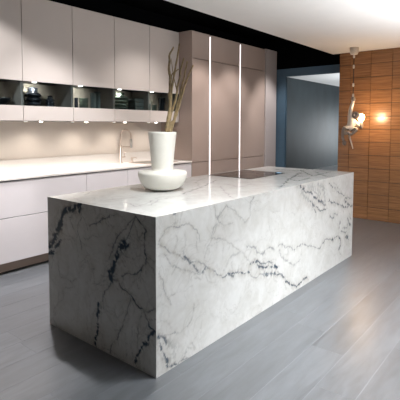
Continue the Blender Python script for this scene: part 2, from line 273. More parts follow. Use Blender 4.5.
M['monkeygrey'] = mat('grey_resin_skin', (112,102,94), .55, var=.15, scale=60)
M['bulb'] = mat('glowing_bulb_glass', (255,230,190), .3, emit=(255,200,130), estr=9)
M['cord'] = mat('dark_cord', (46,36,30), .8)
M['bluesquare'] = mat('pale_blue_emissive', (120,160,190), .3, emit=(140,190,225), estr=.7)
M['wallpaint'] = mat('warm_grey_wall_paint', (52,52,54), .8)

# ------------------------------------------------------------------ setting
SOF = 2.546; YSOF = 1.085; XW = 5.01; CEIL = 2.95; YW = 2.92
# floor: one mesh of laid planks
bm = bmesh.new()
PW = .2135
rows = {-2: 1.14, -3: .91, -4: .51}
y0 = -.085
k0 = int((-4.6-y0)/PW); k1 = int((4.5-y0)/PW)
rnd = random.Random(3)
for k in range(k0, k1+1):
    ya = y0+PW*k; yb = ya+PW
    off = rows.get(k, rnd.uniform(0, 1.9))
    x = off-1.9*6
    if k == 4: x = -.28-1.9*4
    while x < 16.4:
        xa = max(x, -5); xb = min(x+1.9, 16.4)
        if xb-xa > .02 and (xa > -5.01):
            box(bm, xa+.0008, xb-.0008, ya+.0008, yb-.0008, -.02, 0)
        x += 1.9
box(bm, -5, 16.4, -4.8, 4.7, -.06, -.0006, mi=1)
struct('floor', bm, [M['floor'], M['seam']])

struct('ceiling', B(-5, XW+.02, -4.8, YSOF, SOF, CEIL), M['soffit'])
bm = B(-5, 5.5, YSOF, 3.02, CEIL, CEIL+.06)
struct('ceiling_void', bm, M['black'])
struct('wall_front', B(-5, 5.02, YW, YW+.1, 0, CEIL), M['splash'])
struct('trim_1', B(-5, 5.42, 2.60, YW-.001, 2.765, CEIL-.001), M['black'])
struct('wall_left', B(-5.1, -5, -4.8, 3.02, 0, CEIL), M['wallpaint'])
struct('wall_back', B(-5, XW, -4.9, -4.8, 0, CEIL), M['wallpaint'])

# wood clad end wall
bm = bmesh.new()
TH = .1958; TW = .305
ye = .966
cols = [(.79, ye)]
y = .79
while y > -4.8:
    cols.append((max(y-TW, -4.8), y)); y -= TW
for (a, b) in cols:
    for r in range(13):
        box(bm, XW, XW+.03, a+.0025, b-.0025, r*TH+.0025+(.001 if r else 0), min((r+1)*TH, SOF-.001)-.0025, bev=.0015, seg=1)
box(bm, XW+.012, XW+.16, -4.8, ye-.001, .001, SOF-.002, mi=1)
struct('wall_right', bm, [M['wood'], M['cord']])

# passage beyond the end wall: dark blue frame, black bulkhead, plastered hall
XF = 5.42
bm = bmesh.new(); box(bm, XF, XF+.05, 2.115, 2.30, 0, 2.302); box(bm, XF, XF+.05, .4, 2.30, 2.302, 2.44)
struct('door_1', bm, M['navy'])
bm = bmesh.new()
box(bm, XF+.02, XF+.1, .3, 3.02, 2.442, CEIL)
box(bm, XF+.02, XF+.1, 2.302, 3.02, 0, 2.44)
box(bm, XW+.17, XF, -1.0, .3, 0, CEIL)
box(bm, XW+.03, 5.5, -1.0, YSOF, CEIL, CEIL+.06)
struct('wall_bulkhead', bm, M['black'])
struct('wall_corner', B(5.022, 5.40, 2.29, 3.02, 0, 2.762, bev=.003), M['endpanel'])
struct('wall_hall', B(5.53, 16.4, 4.43, 4.53, 0, 2.9), M['plaster'])
struct('ceiling_hall', B(5.53, 16.4, .2, 4.43, 2.83, 2.9), M['soffit'])
struct('wall_hall_end', B(16.4, 16.5, .2, 4.53, 0, 2.9), M['soffit'])
struct('wall_hall_side', B(5.53, 16.4, .1, .2, 0, 2.9), M['wallpaint'])

# ------------------------------------------------------------------ kitchen island
rng = np.random.RandomState(5)
def vnoise(u, v, s, seed):
    r = np.random.RandomState(seed); G = r.rand(256, 256)
    x = u/s+50; y = v/s+50
    xi = np.floor(x).astype(int); yi = np.floor(y).astype(int); fx = x-xi; fy = y-yi
    fx = fx*fx*(3-2*fx); fy = fy*fy*(3-2*fy)
    g = lambda a, b: G[a % 256, b % 256]
    return (g(xi, yi)*(1-fx)*(1-fy)+g(xi+1, yi)*fx*(1-fy)+g(xi, yi+1)*(1-fx)*fy+g(xi+1, yi+1)*fx*fy)-.5

def vein_field(U, V, veins, seed):
    CK, LK = (1.3, 1.1) if seed == 31 else (1.0, .8)
    FB = .45 if seed == 31 else .1
    # wander the coordinates so the strokes run like natural veins
    du = vnoise(U, V, .06, seed)*.022+vnoise(U, V, .022, seed+1)*.012+vnoise(U, V, .009, seed+5)*.007
    dv = vnoise(U, V, .06, seed+2)*.022+vnoise(U, V, .022, seed+3)*.012+vnoise(U, V, .009, seed+6)*.007
    u = U+du; v = V+dv
    dark = np.zeros_like(U); grey = np.zeros_like(U)
    br = .62+.9*(vnoise(U, V, .06, seed+7)+.5*vnoise(U, V, .02, seed+8))
    rv = random.Random(seed); more = []
    for w, s, pts in veins:      # fine offshoots leaving each vein at a sharp angle
        for (a, b), (c, e) in zip(pts, pts[1:]):
            for _n in range((2 if seed == 31 else 1) if rv.random() < (.95 if seed == 31 else .7) and s > .3 else 0):
                f = rv.random(); px_, py_ = a+(c-a)*f, b+(e-b)*f
                an = math.atan2(e-b, c-a)+rv.choice((-1, 1))*rv.uniform(.4, 1.3); ln = rv.uniform(.03, .16)
                q = [(px_, py_)]
                for _ in range(3):
                    q.append((q[-1][0]+math.cos(an)*ln/3, q[-1][1]+math.sin(an)*ln/3)); an += rv.uniform(-.7, .7)
                more.append((.0045, s*rv.uniform(.3, .6), q))
    W_, H_ = U.max(), V.max()
    for _ in range(34 if seed == 31 else 30 if seed == 51 else 14):
        q = [(rv.uniform(0, W_), rv.uniform(0, H_))]; an = rv.uniform(.6, 2.2)*rv.choice((-1, 1))
        for _k in range(rv.randint(3, 7)):
            q.append((q[-1][0]+math.cos(an)*.05, q[-1][1]+math.sin(an)*.05)); an += rv.uniform(-.9, .9)
        more.append((.0042, rv.uniform(.2, .42) if seed == 31 else rv.uniform(.12, .28), q))
    fine = vnoise(U, V, .022, seed+11)+.7*vnoise(U, V, .010, seed+12)+.4*vnoise(U, V, .006, seed+14)
    cont = np.clip(.75+1.6*vnoise(U, V, .045, seed+13), 0, 1)
    for w, s, pts in list(veins)+more:
        if seed == 31 and w > .015: w = w*1.35
        d = np.full_like(U, 9.)
        for (a, b), (c, e) in zip(pts, pts[1:]):
            vx, vy = c-a, e-b; l2 = vx*vx+vy*vy+1e-12
            t = np.clip(((u-a)*vx+(v-b)*vy)/l2, 0, 1)
            d = np.minimum(d, np.hypot(u-a-t*vx, v-b-t*vy))
        if w > .015:   # wide veins break up into patches and threads
            band = np.clip(1.3-d/(w*.5), 0, 1)
            patch = np.clip((FB+2.6*fine+.55*band)*1.6, 0, 1)
            core = np.maximum(band*patch*CK, np.clip(1.35-d/.0032, 0, 1)*LK*cont)
        else:
            core = np.clip(1.35-d/(w*.34), 0, 1)*(.2+.8*cont)*LK
        dark = np.maximum(dark, core*s)
        grey = np.maximum(grey, np.exp(-(d/(w*1.1+.006))**2)*s*(.75 if w > .04 else .6)*np.clip(.6+1.4*fine, .15, 1.3))
    return np.clip(dark*(1.1 if seed == 31 else 1.35 if seed == 21 else 1.0), 0, 1), np.clip(grey, 0, 1)
VK = 1.0

def slab(name, o, ex, ey, nin, w, h, t, trims, veins, parent, seed, step=.006):
    """mitred stone slab: outer face gridded and carrying the veins; o origin, ex/ey axes, nin inward"""
    o = Vector(o); ex = Vector(ex); ey = Vector(ey); nin = Vector(nin)
    nu = max(2, int(w/step)) if veins else 2; nv = max(2, int(h/step)) if veins else 2
    us = np.linspace(0, w, nu+1); vs = np.linspace(0, h, nv+1)
    verts = []
    for v in vs:
        for u in us: verts.append(o+ex*u+ey*v)
    faces = []
    for j in range(nv):
        for i in range(nu):
            a = j*(nu+1)+i; faces.append((a, a+1, a+nu+2, a+nu+1))
    loop = [i for i in range(nu+1)]+[j*(nu+1)+nu for j in range(1, nv+1)]+[nv*(nu+1)+i for i in range(nu-1, -1, -1)]+[j*(nu+1) for j in range(nv-1, 0, -1)]
    base = len(verts); l, r_, b_, t_ = trims
    for q in loop:
        u = us[q % (nu+1)]; v = vs[q//(nu+1)]
        uu = l+u/w*(w-l-r_); vv = b_+v/h*(h-b_-t_)
        verts.append(o+ex*uu+ey*vv+nin*t)
    n = len(loop)
    for i in range(n): faces.append((loop[i], base+i, base+(i+1) % n, loop[(i+1) % n]))
    faces.append(tuple(base+i for i in range(n-1, -1, -1)))
    me = bpy.data.meshes.new(name); me.from_pydata([tuple(v) for v in verts], [], faces)
    me.materials.append(M['marble'])
    at = me.color_attributes.new('vein', 'FLOAT_COLOR', 'POINT')
    arr = np.zeros((len(verts), 4), dtype=np.float32); arr[:, 3] = 1
    if veins:
        U, V = np.meshgrid(us, vs)
        d, g = vein_field(U, V, veins, seed)
        arr[:base, 0] = d.ravel(); arr[:base, 1] = g.ravel()
    at.data.foreach_set('color', arr.ravel())
    bmx = bmesh.new(); bmx.from_mesh(me); bmesh.ops.recalc_face_normals(bmx, faces=bmx.faces); bmx.to_mesh(me); bmx.free()
    ob = bpy.data.objects.new(name, me)
    return link(ob, parent)

H = .92; T = .02
isl = thing('kitchen_island', 'long white marble block island with dark veins standing on the plank floor', 'kitchen island', (IL/2, IW/2, 0))
slab('marble_top', (0,0,H), (1,0,0), (0,1,0), (0,0,-1), IL, IW, T, (T,T,T,T), VEINS_TOP, isl, 21)
slab('marble_side', (0,0,0), (0,1,0), (0,0,1), (1,0,0), IW, H, T, (T,T,0,T), VEINS_LEFT, isl, 31, .005)
slab('marble_side', (IL,0,0), (0,1,0), (0,0,1), (-1,0,0), IW, H, T, (T,T,0,T), None, isl, 41)
slab('marble_front', (0,0,0), (1,0,0), (0,0,1), (0,1,0), IL, H, T, (T,T,0,T), VEINS_FRONT, isl, 51, .005)
slab('marble_back', (0,IW,0), (1,0,0), (0,0,1), (0,-1,0), IL, H, T, (T,T,0,T), None, isl, 61)

# induction hob set in the island
hob = thing('induction_hob', 'black glass induction hob set flush in the marble island top', 'hob', (2.11, .78, H))
bm = B(1.79, 2.455, .52, 1.035, H+.0004, H+.004, bev=.0015, seg=1); obj('glass_plate', bm, M['hob'], hob)
for i, (x, y, r) in enumerate(((1.96,.90,.09),(1.96,.66,.09),(2.28,.90,.09),(2.28,.66,.09))):
    bm = bmesh.new(); lathe(bm, [(r, H+.0042), (r, H+.0046), (r-.003, H+.0046), (r-.003, H+.0042)], x, y, 40); obj('cooking_zone', bm, M['hobring'], hob)
o = obj('blue_square', B(2.40, 2.445, .555, .60, H+.0042, H+.005), M['bluesquare'], hob); o['label'] = 'pale blue emissive square on the hob'  # small pale blue emissive square near the hob corner

# ------------------------------------------------------------------ base cabinets
YB = 2.311
def door(x0, x1, z0, z1, y, t=.019, bev=.0015): return B(x0+.003, x1-.003, y, y+t, z0+.0015, z1-.0015, bev=bev, seg=1)
def base_cab(x0, x1, label, drawers):
    t = thing('base_cabinet', label, 'cabinet', ((x0+x1)/2, 2.62, 0), 'white base cabinets under the worktop')
    obj('carcass', B(x0+.001, x1-.001, YB+.02, YW-.002, .111, .897), M['carcass'], t)
    obj('plinth', B(x0+.001, x1-.001, 2.371, 2.386, .014, .111), M['plinth'], t)
    obj('shadow_gap', B(x0+.001, x1-.001, 2.387, YW-.002, .0005, .111), M['gap'], t)
    if drawers:
        obj('drawer', door(x0, x1, .111, .538, YB), M['base'], t); obj('drawer', door(x0, x1, .542, .890, YB), M['base'], t)
    else:
        obj('door', door(x0, x1, .111, .890, YB), M['base'], t)
base_cab(.04, 1.24, 'wide white drawer cabinet at the left end, below the worktop', True)
base_cab(1.24, 1.84, 'narrow white base cabinet between the wide drawer unit and the sink unit', False)
base_cab(1.84, 3.035, 'white base cabinet below the sink, beside the tall taupe units', True)

wt = thing('worktop', 'thin white worktop with upstand running along the wall below the wall cabinets', 'worktop', (1.54, 2.62, .905))
obj('slab', B(.04, 3.036, 2.302, 2.918, .9, .92, bev=.002), M['worktop'], wt)
obj('upstand', B(.04, 3.036, 2.898, 2.918, .9205, 1.045, bev=.002), M['worktop'], wt)

# sink inset rim and faucet
snk = thing('inset_sink', 'shallow steel sink set into the white worktop below the tap', 'sink', (2.5, 2.58, .92))
bm = bmesh.new()
box(bm, 2.25, 2.85, 2.40, 2.412, .9203, .926); box(bm, 2.25, 2.85, 2.748, 2.76, .9203, .926)
box(bm, 2.25, 2.262, 2.412, 2.748, .9203, .926); box(bm, 2.838, 2.85, 2.412, 2.748, .9203, .926)
obj('rim', bm, M['steel'], snk)
obj('basin', B(2.262, 2.838, 2.412, 2.748, .9201, .9215), M['metal'], snk)

fx, fy = 2.145, 2.80
fc = thing('kitchen_tap', 'slim copper pull-down tap with tall arched neck standing on the worktop', 'tap', (fx, fy, .92))
bm = bmesh.new(); lathe(bm, [(0,.9205),(.028,.9205),(.028,.93),(.02,.934),(.017,.94),(.017,1.16),(.013,1.165),(0,1.165)], fx, fy, 24); obj('body', bm, M['steel'], fc)
pts = [(fx, fy, 1.16), (fx, fy, 1.28)]+[(fx+.085-.085*math.cos(a), fy-.02*math.sin(a/2), 1.28+.085*math.sin(a)) for a in [PI*i/12 for i in range(1, 13)]]+[(fx+.17, fy-.02, 1.24)]
bm = bmesh.new(); tube(bm, pts, .009, n=12); obj('neck', bm, M['steel'], fc)
bm = bmesh.new(); tube(bm, [(fx+.17, fy-.02, 1.24), (fx+.17, fy-.02, 1.235), (fx+.17, fy-.02, 1.12)], .016, n=16); obj('spray_head', bm, M['metal'], fc)
bm = bmesh.new(); tube(bm, [(fx, fy, 1.135), (fx+.16, fy-.019, 1.135)], .007, n=10); obj('docking_arm', bm, M['steel'], fc)
bm = bmesh.new(); tube(bm, [(fx, fy, 1.0), (fx+.07, fy-.01, 1.0)], .011, n=12); tube(bm, [(fx+.06, fy-.01, 1.0), (fx+.062, fy-.012, 1.07)], .005, n=10); obj('lever', bm, M['steel'], fc)
sd = thing('soap_dispenser', 'small copper soap dispenser on the worktop right of the tap', 'soap dispenser', (2.35, 2.80, .92))
bm = bmesh.new(); lathe(bm, [(0,.9205),(.02,.9205),(.02,.928),(.013,.932),(.013,.965),(.018,.968),(.018,.985),(0,.985)], 2.35, 2.80, 20); obj('body', bm, M['steel'], sd)
bm = bmesh.new(); tube(bm, [(2.35,2.80,.98),(2.36,2.74,.985),(2.362,2.72,.975)], .006, n=10); obj('spout', bm, M['steel'], sd)

# ------------------------------------------------------------------ wall cabinets
YU = 2.55; ZB = 1.468; ZL = 1.625; ZG = 1.875; ZT = 2.75
spots = []
def add_spot(name, loc, target, power, size, blend=.5, color=(1,.93,.86), rad=.02):
    l = bpy.data.lights.new(name, 'SPOT'); l.energy = power; l.spot_size = math.radians(size); l.spot_blend = blend; l.color = color; l.shadow_soft_size = rad
    o = bpy.data.objects.new(name, l); o.location = loc
    o.rotation_euler = (Vector(target)-Vector(loc)).to_track_quat('-Z', 'Y').to_euler(); col.objects.link(o); return o
def add_area(name, loc, target, power, sx, sy, color=(1,1,1), spread=180):
    l = bpy.data.lights.new(name, 'AREA'); l.energy = power; l.shape = 'RECTANGLE'; l.size = sx; l.size_y = sy; l.color = color; l.spread = math.radians(spread)
    o = bpy.data.objects.new(name, l); o.location = loc
    o.rotation_euler = (Vector(target)-Vector(loc)).to_track_quat('-Z', 'Y').to_euler(); col.objects.link(o); return o

def puck(x, y, z, parent, m, r=.022):
    bm = bmesh.new(); lathe(bm, [(0, z-.011), (r*.75, z-.011), (r*.75, z-.002), (0, z-.002)], x, y, 20)
    h = bmesh.new(); lathe(h, [(r*.76, z-.0045), (r, z-.0045), (r, z-.0003), (0, z-.0003), (0, z-.0018), (r*.76, z-.0018), (r*.76, z-.0045)], x, y, 20)
    hh = obj('puck_light', h, M['metal'], parent); obj('lens', bm, m, hh)

ulab = ['leftmost wall cabinet, cut off by the left edge of the photo, pale lacquer door',
 'pale wall cabinet over the ribbed dark vase, second from the left',
 'pale wall cabinet above the niche of green and tall glasses',
 'pale wall cabinet above the niche with the round ribbed glass vase',
 'pale wall cabinet touching the tall taupe units, behind the dry branches']
for i in range(5):
    x0 = .05+.6*i; x1 = min(x0+.6, 3.036)
    t = thing('wall_cabinet', ulab[i], 'cabinet', ((x0+x1)/2, 2.73, ZB), 'wall cabinets with a glazed niche')
    bm = bmesh.new()
    box(bm, x0+.001, x1-.001, YU+.02, YW-.002, ZG+.012, ZT)           # upper box
    box(bm, x0+.001, x1-.001, YU+.02, YW-.002, ZB, ZL-.001)           # lower box
    obj('carcass', bm, M['carcass'], t)
    bm = bmesh.new()
    for xa in (x0+.001, x1-.014): obj('side_panel', B(xa, xa+.013, YU+.021, YW-.02, ZL, ZG+.011), M['nicheside'], t)
    obj('back_panel', B(x0+.001, x1-.001, YW-.019, YW-.003, ZL, ZG+.011), M['niche'], t)
    obj('door', door(x0, x1, ZG, ZT, YU), M['door'], t)
    obj('glass_door', B(x0+.002, x1-.002, YU+.004, YU+.012, ZL+.002, ZG-.002), M['glass'], t)
    obj('lower_panel', door(x0, x1, ZB, ZL, YU), M['door'], t)
    px = [.24, .82, 1.40, 1.99, 2.56][i]
    puck(px, YU+.075, ZG+.010, t, M['puck'], .03)
    add_spot('niche_spot', (px, YU+.09, ZG-.012), (px+.02, 2.92, 1.74), NICHE_W, 120, .9, rad=.012)
    for q, xx in enumerate([(.30,), (.886,), (1.475,), (2.07,), (2.633,)][i]):
        puck(xx, 2.62, ZB, t, M['puck'], .024)
        add_spot('under_spot', (xx, 2.66, ZB-.02), (xx, 2.75, .92), UNDER_W, 130, .9, color=(1,.91,.82), rad=.02)
    xx = [.12, .70, 1.25+.0, 1.87, 2.47][i]
    if i: puck([0, .70, 1.27, 1.875, 2.47][i], 2.60, ZB, t, M['dimdisc'], .022)  # small dim emissive disc, built with the puck shape

# glassware behind the smoked doors
ZS = ZL+.0012
def ribbed(name, x, y, r, h, ribs, m, label, neck, group=None, cat='vase'):
    prof = [(0, ZS), (r*.7, ZS)]
    body = h*neck
    for k in range(ribs):
        za = ZS+body*k/ribs; zb = ZS+body*(k+1)/ribs
        for s in range(7):
            a = PI*s/6
            prof.append((r*(.74+.26*math.sin(a)), za+(zb-za)*(s+.3)/6.6))
    prof += [(r*.55, ZS+body+.004), (r*.5, ZS+body+.01), (r*.58, ZS+h), (r*.5, ZS+h), (r*.44, ZS+body+.01), (r*.5, ZS+.012), (0, ZS+.012)]
    bm = bmesh.new(); lathe(bm, prof, x, y, 32)
    return tag(obj(name, bm, m, smooth=True), label, cat, group)
def tumbler(name, x, y, r, h, m, label, group=None, flare=1., cat='glass', rings=0):
    prof = [(0, ZS), (r*.92, ZS)]
    n = 10
    for k in range(n+1):
        q = k/n; rr = r*(1+(flare-1)*q)*(1+(.06*math.cos(q*2*PI*rings) if rings else 0)); prof.append((rr, ZS+.004+(h-.004)*q))
    prof += [(r*flare-.003, ZS+h), (r*.9-.003, ZS+.008), (0, ZS+.008)]
    bm = bmesh.new(); lathe(bm, prof, x, y, 28)
    return tag(obj(name, bm, m, smooth=True), label, cat, group)
bm = bmesh.new(); lathe(bm, [(0,ZS),(.04,ZS),(.045,ZS+.01),(.085,ZS+.05),(.10,ZS+.075),(.094,ZS+.075),(.08,ZS+.052),(.04,ZS+.018),(0,ZS+.016)], .50, 2.72, 36)
tag(obj('bowl', bm, M['darkcer'], smooth=True), 'dark bowl at the left edge of the photo, inside the glazed niche', 'bowl')
ribbed('ribbed_vase', .855, 2.72, .09, .20, 3, M['smoke'], 'large dark smoked vase of three fat rings with a short neck, in the niche', .72)
ribbed('ribbed_vase', 1.062, 2.72, .052, .125, 3, M['smoke'], 'small dark ribbed vase right of the large three-ring vase in the same niche', .72)
tumbler('tumbler', 1.405, 2.72, .022, .12, M['smoke'], 'narrow dark glass leftmost in the niche of green glasses', 'glasses in the third niche')
tumbler('ribbed_tumbler', 1.51, 2.72, .05, .12, M['green'], 'green ribbed tumbler in the third niche, left of the tall glasses', 'glasses in the third niche', 1.05, rings=3)
tumbler('tall_glass', 1.62, 2.68, .034, .19, M['clear'], 'left one of the two tall straight glasses in the third niche', 'glasses in the third niche', 1.12)
tumbler('tall_glass', 1.715, 2.72, .036, .21, M['clear'], 'right and taller one of the two straight glasses in the third niche', 'glasses in the third niche', 1.12)
ribbed('ribbed_vase', 2.075, 2.72, .105, .215, 4, M['green'], 'round greenish ribbed vase, widest of the glassware, in the fourth niche', .8)
bx = thing('glass_box', 'grey rectangular glass box with stacked tiers right of the round ribbed vase', 'box', (2.40, 2.74, ZS))
for k in range(3):
    bm = B(2.29, 2.51, 2.66, 2.82, ZS+.055*k, ZS+.055*k+.05, bev=.006); obj('tier', bm, M['clear'], bx)
tumbler('tumbler', 2.585, 2.70, .018, .10, M['clear'], 'slim pale glass leftmost in the niche behind the branches', 'glasses in the fifth niche')
tumbler('tumbler', 2.68, 2.70, .034, .085, M['green'], 'short green tumbler in the niche behind the branches', 'glasses in the fifth niche', 1.08)
tumbler('tall_glass', 2.85, 2.72, .05, .19, M['smoke'], 'tall dark smoked glass nearest the tall units, behind the branches', 'glasses in the fifth niche', 1.05)

# ------------------------------------------------------------------ tall cabinets and led strips
ZTT = 2.755; ZBT = .893; ZUP = 2.372
tl = ['narrow tall taupe cabinet at the left end of the tall units',
      'tall taupe cabinet between the two vertical light strips',
      'tall taupe cabinet right of the second light strip, beside the passage']
for i, (x0, x1) in enumerate(((3.04, 3.442), (3.472, 4.235), (4.265, 5.018))):
    t = thing('tall_cabinet', tl[i], 'cabinet', ((x0+x1)/2, 2.62, 0), 'tall taupe cabinets')
    obj('carcass', B(x0+.001, x1-.001, YB+.021, YW-.002, .1, ZTT), M['tall'], t)
    obj('plinth', B(x0+.001, x1-.001, 2.37, YW-.002, .0005, .1), M['plinth'], t)
    for z0, z1, nm in ((.11, ZBT, 'drawer'), (ZBT, ZUP, 'door'), (ZUP, ZTT, 'upper_door')):
        b = bmesh.new(); box(b, x0+.001, x1-.001, YB, YB+.02, z0+.005, z1-.005, bev=.0015, seg=1)
        obj(nm, b, M['tall'], t)
for i, x in enumerate((3.457, 4.25)):
    t = thing('light_strip', ('left' if i == 0 else 'right')+' one of the two white vertical light strips between the tall units', 'light', (x, YB, .0006), 'vertical light strips')
    obj('profile', B(x-.0145, x+.0145, YB+.006, YB+.03, .0006, ZTT-.02), M['metal'], t)
    obj('diffuser', B(x-.010, x+.010, YB+.001, YB+.0055, .115, ZTT-.03), M['led'], t)

# ------------------------------------------------------------------ vase and branches
vx, vy = .756, .680
prof = [(0,.9205),(.070,.9205),(.072,.928),(.104,.931),(.135,.944),(.160,.966),(.177,.996),(.187,1.028),(.191,1.050),(.190,1.060),(.184,1.068),(.170,1.072),(.13,1.075),(.09,1.077),(.083,1.081),
        (.084,1.10),(.091,1.19),(.100,1.28),(.108,1.355),(.110,1.370),(.108,1.375),(.103,1.372),(.095,1.28),(.085,1.19),(.078,1.11),(.07,1.095),(0,1.09)]
bm = bmesh.new(); lathe(bm, prof, vx, vy, 72)
v = obj('vase', bm, M['ceramic'], smooth=True)
tag(v, 'white matt ceramic vase with wide bowl base and tall flared neck on the island', 'vase')
def bend(pts, dep):
    out = []
    F = Vector(CAM_F)
    for k, p in enumerate(pts):
        q = Vector(p)+F*(dep*(k/(len(pts)-1)-.0))
        out.append(q)
    return out
blab = ['thick leftmost dry branch forking high above the white vase',
        'dry olive branch leaning right in the middle of the vase bunch',
        'thin dry branch leaning right between the middle and the rightmost one',
        'rightmost and darkest dry branch leaning far out of the vase']
BR = [(BRANCHES[0], .016, .006, .03), (BRANCHES[3], .012, .005, -.03), (BRANCHES[4], .011, .005, .05), (BRANCHES[5], .013, .005, .0)]
offs = [(-.03,.0), (-.005,.03), (.01,-.03), (.04,.01)]
for i, (pts, ra, rb, dep) in enumerate(BR):
    top = bend(pts, dep)
    ox, oy = offs[i]
    root = Vector((vx+ox*.6, vy+oy*.6, 1.101))
    P = smooth_pts([root]+top, 6)
    for k in range(1, len(P)-1):
        P[k] = P[k]+Vector((noise.noise(P[k]*14+Vector((i,0,0))), noise.noise(P[k]*14+Vector((0,i+3,0))), 0))*.008
    bm = bmesh.new(); tube(bm, P, ra, rb, n=9, wob=.12)
    o = obj('dry_branch', bm, M['bark'], smooth=True); tag(o, blab[i], 'branch', 'dry branches in the white vase')
    if i == 0:
        j = P[18]
        for bi, (src, a, b) in enumerate(((BRANCHES[1], .010, .005), (BRANCHES[2], .007, .0035))):
            s = bend(src, .0); s = [P[14] if bi == 0 else P[20]]+s[1:]
            bm = bmesh.new(); tube(bm, smooth_pts(s, 5), a, b, n=8, wob=.12); obj('side_twig', bm, M['bark'], o, smooth=True)
    if i == 1:
        s = [P[20]+Vector((0,0,0)), P[20]+Vector((.0,-.0,.12))+Vector((-.02,.02,0)), P[20]+Vector((-.035,.03,.25))]
        bm = bmesh.new(); tube(bm, smooth_pts(s, 5), .005, .002, n=8, wob=.12); obj('side_twig', bm, M['bark'], o, smooth=True)

# ------------------------------------------------------------------ monkey pendant lamp
K = {k: Vector(v_) for k, v_ in MK.items()}
F = Vector(CAM_F); R = Vector(CAM_R)
c = Vector((K['hand'].x, K['hand'].y, SOF))
lamp = thing('pendant_cord', 'ceiling cap with a dark knotted cord the monkey hangs from', 'pendant cord', c)
bm = bmesh.new(); lathe(bm, [(0, SOF-.0006), (.062, SOF-.0006), (.060, SOF-.07), (.048, SOF-.098), (.02, SOF-.105), (0, SOF-.105)], c.x, c.y, 32)
obj('ceiling_cap', bm, M['monkey'], lamp, smooth=True)
bm = bmesh.new(); tube(bm, [(c.x, c.y, SOF-.1), (c.x, c.y, 2.1), (c.x, c.y, K['hand'].z-.02)], .006, n=8); obj('cord', bm, M['cord'], lamp)
for z in (SOF-.125, K['k1'].z, K['k2'].z, K['hand'].z+.05):
    bm = bmesh.new(); lathe(bm, [(0, z-.028), (.012, z-.024), (.015, z), (.012, z+.024), (0, z+.028)], c.x, c.y, 12); obj('cord_knot', bm, M['monkey'], lamp, smooth=True)

mk = thing('monkey_figure', 'pale resin monkey hanging by one hand from the cord and holding a glowing bulb', 'monkey lamp', (K['hip'].x, K['hip'].y, K['hip'].z))
def skin(name, verts, edges, radii, mat_, parent, lv=2, root=0):
    me = bpy.data.meshes.new(name); me.from_pydata([tuple(v_) for v_ in verts], edges, [])
    o = bpy.data.objects.new(name, me); col.objects.link(o)
    me.materials.append(mat_)
    s = o.modifiers.new('Skin', 'SKIN')
    for k, r_ in enumerate(radii):
        sv = me.skin_vertices[0].data[k]; sv.radius = (r_, r_); sv.use_root = (k == root)
    u = o.modifiers.new('Sub', 'SUBSURF'); u.levels = lv; u.render_levels = lv
    s.use_smooth_shade = True
    dg = bpy.context.evaluated_depsgraph_get()
    me2 = bpy.data.meshes.new_from_object(o.evaluated_get(dg)); me2.name = name
    bpy.data.objects.remove(o)
    ob = bpy.data.objects.new(name, me2)
    me2.polygons.foreach_set('use_smooth', [True]*len(me2.polygons))
    return link(ob, parent)
hand = c.copy(); hand.z = K['hand'].z
vv = [K['hip'], K['belly'], K['chest'], K['neck']+F*.0,                       # 0-3
      K['shoulder'], K['elbow'], hand+Vector((0,0,-.05)), hand,                # 4-7
      K['shoulder2']-F*.02, K['elbow2']-F*.02, K['hand2']+R*-.02,              # 8-10
      K['lhip'], K['lknee']-F*.02, K['lank'], K['ltoe']-F*.03,                 # 11-14
      K['rhip'], K['rknee']-F*.05, K['rank']-F*.04, K['rtoe']-F*.05,           # 15-18
      K['tail0']+F*.02, K['tail1']+F*.02, K['tail2']+F*.01, K['tail3']]        # 19-22
ee = [(0,1),(1,2),(2,3),(2,4),(4,5),(5,6),(6,7),(2,8),(8,9),(9,10),(0,11),(11,12),(12,13),(13,14),(0,15),(15,16),(16,17),(17,18),(0,19),(19,20),(20,21),(21,22)]
rr = [.056,.060,.062,.036, .036,.030,.022,.026, .034,.026,.022, .040,.031,.021,.022, .040,.033,.021,.022, .015,.012,.010,.007]
body = skin('body', vv, ee, rr, M['monkey'], mk)
# grey lower legs, forearm hand and foot colour as a second material by position
body.data.materials.append(M['monkeygrey'])
lk = K['lknee']; rk = K['rknee']-F*.05
Zk = K['lknee'].z
seg = [(K['lknee']-F*.02, K['lank'], K['ltoe']-F*.03), (rk, K['rank']-F*.04, K['rtoe']-F*.05)]
def dseg(p, a, b):
    t = max(0, min(1, (p-a).dot(b-a)/max(1e-9, (b-a).length_squared))); return (p-a-(b-a)*t).length
for po in body.data.polygons:
    cc = po.center+body.location*0
    if any(min(dseg(cc, s_[0]+(s_[1]-s_[0])*.18, s_[1]), dseg(cc, s_[1], s_[2])) < .045 for s_ in seg): po.material_index = 1
def curled(name, base, d, side, m, parent, n=4, r=.007, ln=.05):
    # fingers or toes curling round what they hold
    for k in range(n):
        b0 = base+side*(k-(n-1)/2)*.015
        P = [b0, b0+d*ln*.5, b0+d*ln*.8+F*-.018, b0+d*ln*.6+F*-.036]
        bm = bmesh.new(); tube(bm, smooth_pts(P, 3), r, r*.75, n=7); obj(name, bm, m, parent, smooth=True)
up = Vector((0,0,1))
for k in range(4):
    z = hand.z-.025+k*.016; a = .018
    P = [Vector((hand.x, hand.y, z))+R*-.018+F*.012, Vector((hand.x, hand.y, z))+R*-.004-F*.022, Vector((hand.x, hand.y, z))+R*.018-F*.012, Vector((hand.x, hand.y, z))+R*.02+F*.010]
    bm = bmesh.new(); tube(bm, smooth_pts(P, 3), .0085, .0065, n=8); obj('finger', bm, M['monkeygrey'], mk, smooth=True)
P = [hand+R*.014+up*-.04, hand+R*.03+up*-.012, hand+R*.026+up*.014]
bm = bmesh.new(); tube(bm, smooth_pts(P, 3), .010, .007, n=8); obj('thumb', bm, M['monkeygrey'], mk, smooth=True)
